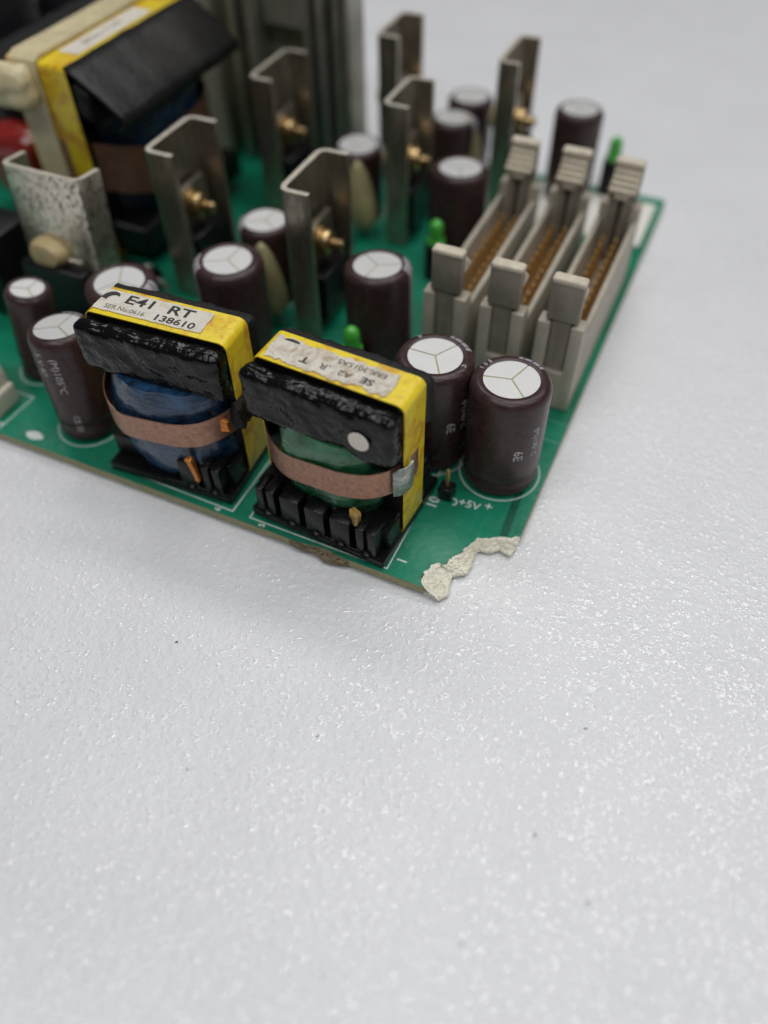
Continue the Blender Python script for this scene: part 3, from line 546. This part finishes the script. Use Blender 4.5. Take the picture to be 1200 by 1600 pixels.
MB().box((-19, -15, 3), (19, 15, 9), 0.5).build('base_plate', 'bobbin', T3)
sticker(T3, -14.5, 9, -5.9, -1.3, 40.0, 'label_paper', 0.1, 3.0)
on_top(T3, 'SER.No 711402', 1.7, -4.0, -3.6, 40.0, 0, 'worn_ink', 1.1)
tie = [(-20.9, 6), (-20.9, 38.2), (-20.3, 40.2), (-18.5, 41.0), (-10, 40.9), (0, 40.9), (18.5, 41.0), (20.3, 40.2), (20.9, 38), (20.9, 6)]
MB().ribbon(tie, 0.7, -0.6, 5.6, lambda u, v, w: (u, w, v)).build('cable_tie', 'tie_nylon', T3)
MB().rbox((-25.5, -1.6, 33.0), (-20.6, 7.4, 40.8), 2.2, (8, 8, 8), 0.6, 0.16, 2, warp=lambda p: (p.x, p.y + 1.0, p.z - (p.x + 25.5) * -0.15 - 1.0)).build('cable_tie_head', 'tie_nylon', T3)

# ------------------------------------------------------------------ sheet-metal heatsinks
def make_heatsink(x, y, rz, label, H=30.0, W=14.2, F=5.0, mat='tin_brown', screw_z=16.5, out=True, bodyin=True):
    """channel: web along local y (0..W) at x=0, flanges towards local +x"""
    e = empty('heatsink', (x, y, 0), (0, 0, rz), board, label); th = 1.0
    path = [(F, 0), (0.9, 0), (0.35, 0.2), (0.05, 0.8), (0, W / 2), (0.05, W - 0.8), (0.35, W - 0.2), (0.9, W), (F, W)]
    MB().ribbon(path, -th, 0.4, H, lambda u, v, w: (u, v, w)).build('channel', mat, e, angle=35)
    P = [Vector(p) for p in path]
    MB().ribbon([(p[0], p[1]) for p in path], -th, H, H + 0.04, lambda u, v, w: (u, v, w)).build('cut_edge', 'tin_edge', e, angle=35)
    c = W / 2; sx = 1 if bodyin else -1; x0 = th + 0.05 if bodyin else -0.05
    b = MB(); b.box(*[tuple(v) for v in zip(*[sorted(p) for p in ((x0, x0 + sx * 1.3), (c - 5, c + 5), (screw_z - 9, screw_z + 4))])], bev=0.1); b.build('tab', 'tin_edge' if False else 'tin_brown', e)
    lo, hi = zip(*[sorted(p) for p in ((x0, x0 + sx * 4.4), (c - 5.1, c + 5.1), (2.6, screw_z - 4.2))]); MB().box(lo, hi, 0.3).build('transistor', 'black_plastic', e)
    for k in (-1, 0, 1): MB().box((x0 + sx * 2.4 - .3, c + k * 2.54 - .4, 0.05), (x0 + sx * 2.4 + .3, c + k * 2.54 + .4, 3.0), 0.05).build('transistor_leg', 'lead', e)
    ax = lambda p, s_=sx: (p.z * s_, c + p.x, screw_z + p.y)
    MB().lathe([(3.0, 1.3), (3.05, 1.5), (3.0, 1.9), (1.2, 1.95)], 24).xf(lambda p: (x0 + sx * p.z, c + p.x, screw_z + p.y)).build('washer', 'brass', e)
    MB().lathe([(2.5, 1.9), (2.6, 2.5), (2.3, 3.3), (1.4, 3.75), (0.001, 3.8)], 24).xf(lambda p: (x0 + sx * p.z, c + p.x, screw_z + p.y)).build('screw', 'brass', e)
    MB().lathe([(1.2, 3.7), (1.25, 5.6), (0.9, 6.0), (0.001, 6.0)], 14).xf(lambda p: (x0 + sx * p.z, c + p.x, screw_z + p.y)).build('screw_tip', 'brass', e)
    bx = -0.05 if bodyin else th + 0.05
    MB().lathe([(2.9, 0.0), (3.0, 0.5), (2.9, 2.0), (2.3, 2.9), (0.001, 3.1)], 24).xf(lambda p: (bx - sx * p.z, c + p.x, screw_z + p.y)).build('bushing', 'nylon', e)
    return e
make_heatsink(-85.2, 48.9, 0, 'sheet metal heatsink in front of the large transformer', H=30, W=13.6, F=5.4)
make_heatsink(-56.0, 46.7, 0, 'sheet metal heatsink between two capacitors in the middle of the board', H=30, W=14.2, F=4.9)
make_heatsink(-83.4, 83.3, 0, 'sheet metal heatsink standing before the tall finned heatsink', H=30, W=14.2, F=4.6)
make_heatsink(-53.0, 83.0, 0, 'sheet metal heatsink in the middle behind the green indicator lamps', H=30, W=12.2, F=4.6)
make_heatsink(-66.2, 108.6, 0, 'rearmost sheet metal heatsink at the back edge of the board', H=32, W=12.8, F=4.6)
make_heatsink(-38.2, 108.0, 0, 'sheet metal heatsink behind the first white connector', H=31, W=13.4, F=4.0)
# the speckled one at the left shows its outer face: flanges point away from the viewer
h1 = make_heatsink(-105.4, 34.6, R(0), 'speckled bright heatsink at the left with its flat face forward', H=30, W=15.3, F=5.2, mat='tin', bodyin=True)
h1.location = Vector((-105.4, 31.6, 0.45)) * S; h1.rotation_euler = (R(-5.5), 0, 0)
for ch in h1.children:                                          # turn the channel so that its web faces the front edge
    me = ch.data
    for v in me.vertices: v.co = Vector((v.co.y, v.co.x, v.co.z))
    me.flip_normals()
    if ch.name.startswith('bushing'):
        for v in me.vertices: v.co = Vector(((v.co.x / S - 7.65) * 1.35 + 6.2 + 0.3 * noise.noise(v.co / S * 0.5), v.co.y / S * 1.2, (v.co.z / S - 16.5) * 0.95 + 15.2 + 0.4 * noise.noise(v.co / S * 0.4))) * S

MB().box((0.5, -4.2, 0.6), (14.8, -0.15, 13.4), 0.3).build('transistor', 'black_plastic', h1)  # full-width black block, added to stand for the dark reflection on the lower web
MB().box((2.4, -1.5, 13.3), (12.9, -0.15, 14.6), 0.15).build('tab', 'tin', h1)

# ------------------------------------------------------------------ tall finned heatsink
e = empty('finned_heatsink', (0, 0, 0), parent=board, label='tall extruded heatsink with upright fins at the back')
MB().box((-108, 112, 0.5), (-73.2, 115.5, 75), 0.3).build('back_plate', 'aluminium', e)
for k, (x, y0, wd) in enumerate([(-106.9, 97.0, 1.6), (-101.0, 104.0, 1.6), (-96.5, 104.0, 1.6), (-83.2, 106.0, 1.4), (-79.8, 106.0, 1.4), (-76.2, 107.0, 1.4), (-73.9, 107.0, 1.4)]):
    MB().box((x - wd / 2, y0, 0.5), (x + wd / 2, 111.9, 75), 0.25, 2).build('fin', 'tin_edge' if k == 0 else 'aluminium', e)
MB().box((-95.4, 108.5, 30), (-84.4, 111.9, 75), 0.3).build('clamp_plate', 'aluminium', e)

# ------------------------------------------------------------------ latched pin headers
def make_connector():
    e = empty('connector', (0, 0, 0), parent=board); W, L = 7.8, 43.5; h = W / 2
    m_ = MB(); m_.box((-h, 0.2, 0.1), (h, L - 0.2, 6.0), 0.25)
    for sg in (-1, 1):
        xs = sorted((sg * h, sg * (h - 1.0))); m_.box((xs[0], 2.8, 5.9), (xs[1], L - 2.8, 15.2), 0.22)
        xs = sorted((sg * (h + .02), sg * (h - 2.15)))
        for y0, y1 in ((0, 3.2), (L - 3.2, L)): m_.box((xs[0], y0, 0.05), (xs[1], y1, 17.9), 0.35, 2)
    for y0, y1 in ((0.05, 3), (L - 3, L - 0.05)): m_.box((-h + .5, y0, 0.08), (h - .5, y1, 8.2), 0.25)
    m_.build('housing', 'housing', e)
    for end in (0, 1):
        f = (lambda p: (p.x, p.y, p.z)) if end == 0 else (lambda p: (p.x, L - p.y, p.z))
        b = MB(); b.box((-1.65, 0.75, 7.5), (1.65, 2.5, 19.0), 0.2); b.box((-0.22, 0.55, 9.5), (0.22, 0.9, 16.5), 0.05)
        b.box((-2.7, 0.35, 18.4), (2.7, 2.3, 25.2), 0.3, 2); b.box((-1.6, 2.2, 8), (-0.35, 4.4, 20.0), 0.25); b.box((0.35, 2.2, 8), (1.6, 4.4, 20.0), 0.25)
        b.xf(f); la = b.build('latch', 'latch_plastic', e)
        g = MB()
        for k in range(5): g.box((-2.55 + 0.03 * k, 0.9, 21.3 + 0.8 * k), (2.55 - 0.03 * k, 5.6 - 0.8 * k, 22.15 + 0.8 * k), 0.16)
        g.box((-1.3, 2.2, 20.0), (1.3, 5.4, 21.4), 0.2); g.rbox((-2.8, 0.25, 25.0), (2.8, 2.6, 26.2), 0.55, (3, 2, 2))
        g.xf(f); g.build('grip', 'latch_top', la)
    pin = None
    for k in range(12):
        for x in (-1.27, 1.27):
            if pin is None:
                pin = MB().box((-0.31, -0.31, 5.9), (0.31, 0.31, 13.6), 0.16).build('pin', 'gold_pin', e)
                p = pin
            else: p = pin.copy(); COL.objects.link(p)
            p.location = Vector((x, 7.8 + 2.54 * k, 0)) * S
    return e
con = make_connector()
for k, (x, lab) in enumerate([(-5.2, 'beige latched pin header along the right edge of the board'), (-15.4, 'beige latched pin header between the other two'), (-25.6, 'beige latched pin header beside the capacitors')]):
    o = con if k == 0 else copy_tree(con, board)
    o.location = Vector((x, 45.0, 0)) * S; o['label'] = lab
MB().box((-34, 102, 0.0), (-1.4, 120.5, 0.5), 0.15).build('white_sticker', 'white_sticker', board, label='white strip lying behind the connectors')

# ------------------------------------------------------------------ indicator lamps
def make_led(x, y, label, hgt=8.6):
    e = empty('indicator_lamp', (x, y, 0), parent=board, label=label)
    MB().lathe([(2.2, 0.02), (2.25, 0.3), (2.2, hgt - .4), (1.95, hgt)], 20).build('spacer', 'black_plastic', e)
    MB().lathe([(1.75, hgt), (1.85, hgt + .2), (1.85, hgt + 1.0), (1.5, hgt + 1.1), (1.5, hgt + 3.6), (1.35, hgt + 4.4), (0.9, hgt + 5.0), (0.45, hgt + 5.25), (0.001, hgt + 5.3)], 24).build('lens', 'led_lens', e)
make_led(-39.6, 37.2, 'green indicator lamp behind the torn label transformer', 7.4)
make_led(-38.6, 74.6, 'green indicator lamp at the front latch of the first connector', 7.6)
make_led(-13.6, 121.6, 'green indicator lamp behind the rear connector latches', 8.4)

# ------------------------------------------------------------------ other parts
def make_drop(x, y, label, tilt=0.25, k=1.0):
    e = empty('dipped_capacitor', (x, y, 0), (0, 0, 0), board, label)
    MB().lathe([(0.001, 2.0), (1.6, 2.3), (2.9, 3.6), (3.5, 5.6), (3.45, 7.6), (3.2, 9.8), (2.75, 12.2), (2.05, 14.4), (1.2, 16.0), (0.5, 16.7), (0.001, 16.8)], 28).xf(lambda p: (p.x * 0.95 * k - (p.z - 6) * 0.12, p.y * 0.75 * k + (p.z - 6) * 0.06, p.z)).build('body', 'dipped', e)
    for d in (-1.6, 1.6): MB().tube([(d, 0, 0.02), (d, 0, 1.5), (d * 0.7, 0, 3.2)], 0.3).build('lead', 'lead', e)
make_drop(-62.2, 47.6, 'olive teardrop capacitor left of the middle heatsink')
make_drop(-59.0, 82.6, 'olive teardrop capacitor below the finned heatsink')
make_drop(-44.6, 110.6, 'olive teardrop capacitor beside the last heatsink')
e = empty('test_pin', (-13.7, 18.3, 0), parent=board, label='small black test post with a gold pin beside the printed 10')
MB().box((-1.25, -1.25, 0.02), (1.25, 1.25, 2.5), 0.25).build('base', 'black_plastic', e); MB().box((-0.32, -0.32, 2.4), (0.32, 0.32, 6.2), 0.14).build('pin', 'gold_pin', e)
ringp = [(-12.3 + 0.7 * math.cos(a / 8 * math.pi - 1.2), 17.4 + 0.7 * math.sin(a / 8 * math.pi - 1.2)) for a in range(9)]; silk('silkscreen_mark', ringp, 0.25)
def make_filler_diode(x, y, rz, r=2.6, L=9.0):
    e = empty('filler_diode', (x, y, 0), (0, 0, rz), board); z = r + 0.6
    MB().lathe([(0.6, -L / 2), (r - .2, -L / 2), (r, -L / 2 + .3), (r, L / 2 - .3), (r - .2, L / 2), (0.6, L / 2)], 24).xf(lambda p: (p.z, p.x, p.y + z)).build('body', 'black_plastic', e)
    MB().lathe([(r + .02, L / 2 - 2.4), (r + .03, L / 2 - 1.2)], 24).xf(lambda p: (p.z, p.x, p.y + z)).build('band', 'print', e)
    for sg in (-1, 1): MB().tube([(sg * L / 2, 0, z), (sg * (L / 2 + 1.6), 0, z), (sg * (L / 2 + 2.2), 0, z - .8), (sg * (L / 2 + 2.2), 0, 0.02)], 0.5).build('lead', 'lead', e)
for x, y, a in [(-71.5, 68.5, 0), (-72.5, 75.5, 4), (-46, 65, 90), (-93, 40, 8), (-93.5, 46, 0), (-60, 70.5, 90), (-70, 102, 0), (-86, 31, 90)]: make_filler_diode(x, y, R(a))  # dark fillers added in the gaps to deepen the shade between components
# cream socket at the left
e = empty('socket', (-94.0, 3.4, 0), parent=board, label='cream plastic socket at the left edge')
MB().rbox((-14, -1.2, 0.05), (0.6, 5.0, 4.4), 0.5, (4, 3, 3)).build('base', 'cream_plastic', e)
MB().rbox((-14, 2.6, 4.0), (-0.4, 5.2, 12.5), 0.7, (4, 3, 4), warp=lambda p: (p.x - max(0, p.z - 7) * 0.35, p.y, p.z)).build('back_wall', 'cream_plastic', e)
MB().rbox((-2.6, -1.0, 4.0), (-0.4, 3.0, 7.0), 0.5, (3, 3, 3)).build('side_wall', 'cream_plastic', e)
for k in range(3): MB().box((-6.2 - 4 * k, 0.6, 4.2), (-5.2 - 4 * k, 1.6, 9.0), 0.1).build('pin', 'lead', e)
# red component, dark cans and a dark block at the far left
e = empty('film_capacitor', (-134.0, 64.0, 0), parent=board, label='glossy red dipped capacitor at the left beside the large transformer')
MB().rbox((-8, -5, 3.0), (7.5, 5, 19.0), 4.2, (8, 4, 6), 0.5, 0.2, 3).build('body', 'red_epoxy', e)
for d in (-6, 6): MB().tube([(d, 0, 0.02), (d, 0, 5)], 0.4).build('lead', 'lead', e)
def can(x, y, r, h, label, mat='black_sleeve'):
    e = empty('can_capacitor', (x, y, 0), parent=board, label=label)
    MB().lathe([(r - .6, .1), (r, .8), (r, h - 1), (r - .5, h - .2), (r - 1.4, h), (r - 1.7, h - .3)], 48).build('sleeve', mat, e); MB().lathe([(0.001, h - .28), (r - 1.6, h - .28), (r - 1.6, h - .6), (.001, h - .6)], 40).build('top', 'cap_top', e)
can(-150.0, 108.0, 12.5, 34, 'large black can behind the large transformer'); can(-152.0, 82.0, 12.5, 40, 'large black can at the upper left beyond the red capacitor')
can(-128.0, 110.0, 9.0, 30, 'black can with a pale top behind the large transformer')
e = empty('relay', (-119.0, 33.0, 0), parent=board, label='dark block at the left of the speckled heatsink')
MB().rbox((-9, -6, 0.3), (9, 6, 17.0), 0.6, (3, 3, 3)).build('body', 'black_plastic', e)
for k, x in enumerate((-100.5, -97.0)):
    e = empty('resistor', (x, 25.5, 0), parent=board, label=['small dark resistor left of the slim capacitor', 'small dark resistor behind the slim capacitor'][k])
    MB().rbox((-1.3, -3.2, 0.6), (1.3, 3.2, 3.0), 1.1, (2, 5, 2)).build('body', 'black_plastic', e); MB().tube([(0, -5, 0.02), (0, -4.8, 1.6), (0, 0, 1.8), (0, 4.8, 1.6), (0, 5, 0.02)], 0.3).build('lead', 'lead', e)

# ------------------------------------------------------------------ bits of dirt lying on the foam
m_ = MB(); rnd = random.Random(3)
for (x, y) in [(-14.5, -26.5), (-28, -37.5), (18, -11), (24, -32), (12, -42), (-40, -22), (16, -27)]:
    q = Vector((x, y, FZ + 0.35 * noise.noise(Vector((x, y, 0)) * 0.012) + 0.14)); a = rnd.uniform(0, 3.14); L_ = rnd.uniform(0.1, 0.28)
    m_.tube([q - Vector((math.cos(a), math.sin(a), 0)) * L_, q + Vector((0, 0, 0.05)), q + Vector((math.cos(a + .7), math.sin(a + .7), 0)) * L_ * 0.8], rnd.uniform(0.04, 0.1), 5)
d = m_.build('dirt_specks', 'dirt'); d['kind'] = 'stuff'; d['label'] = 'tiny dark specks of dirt scattered on the foam'
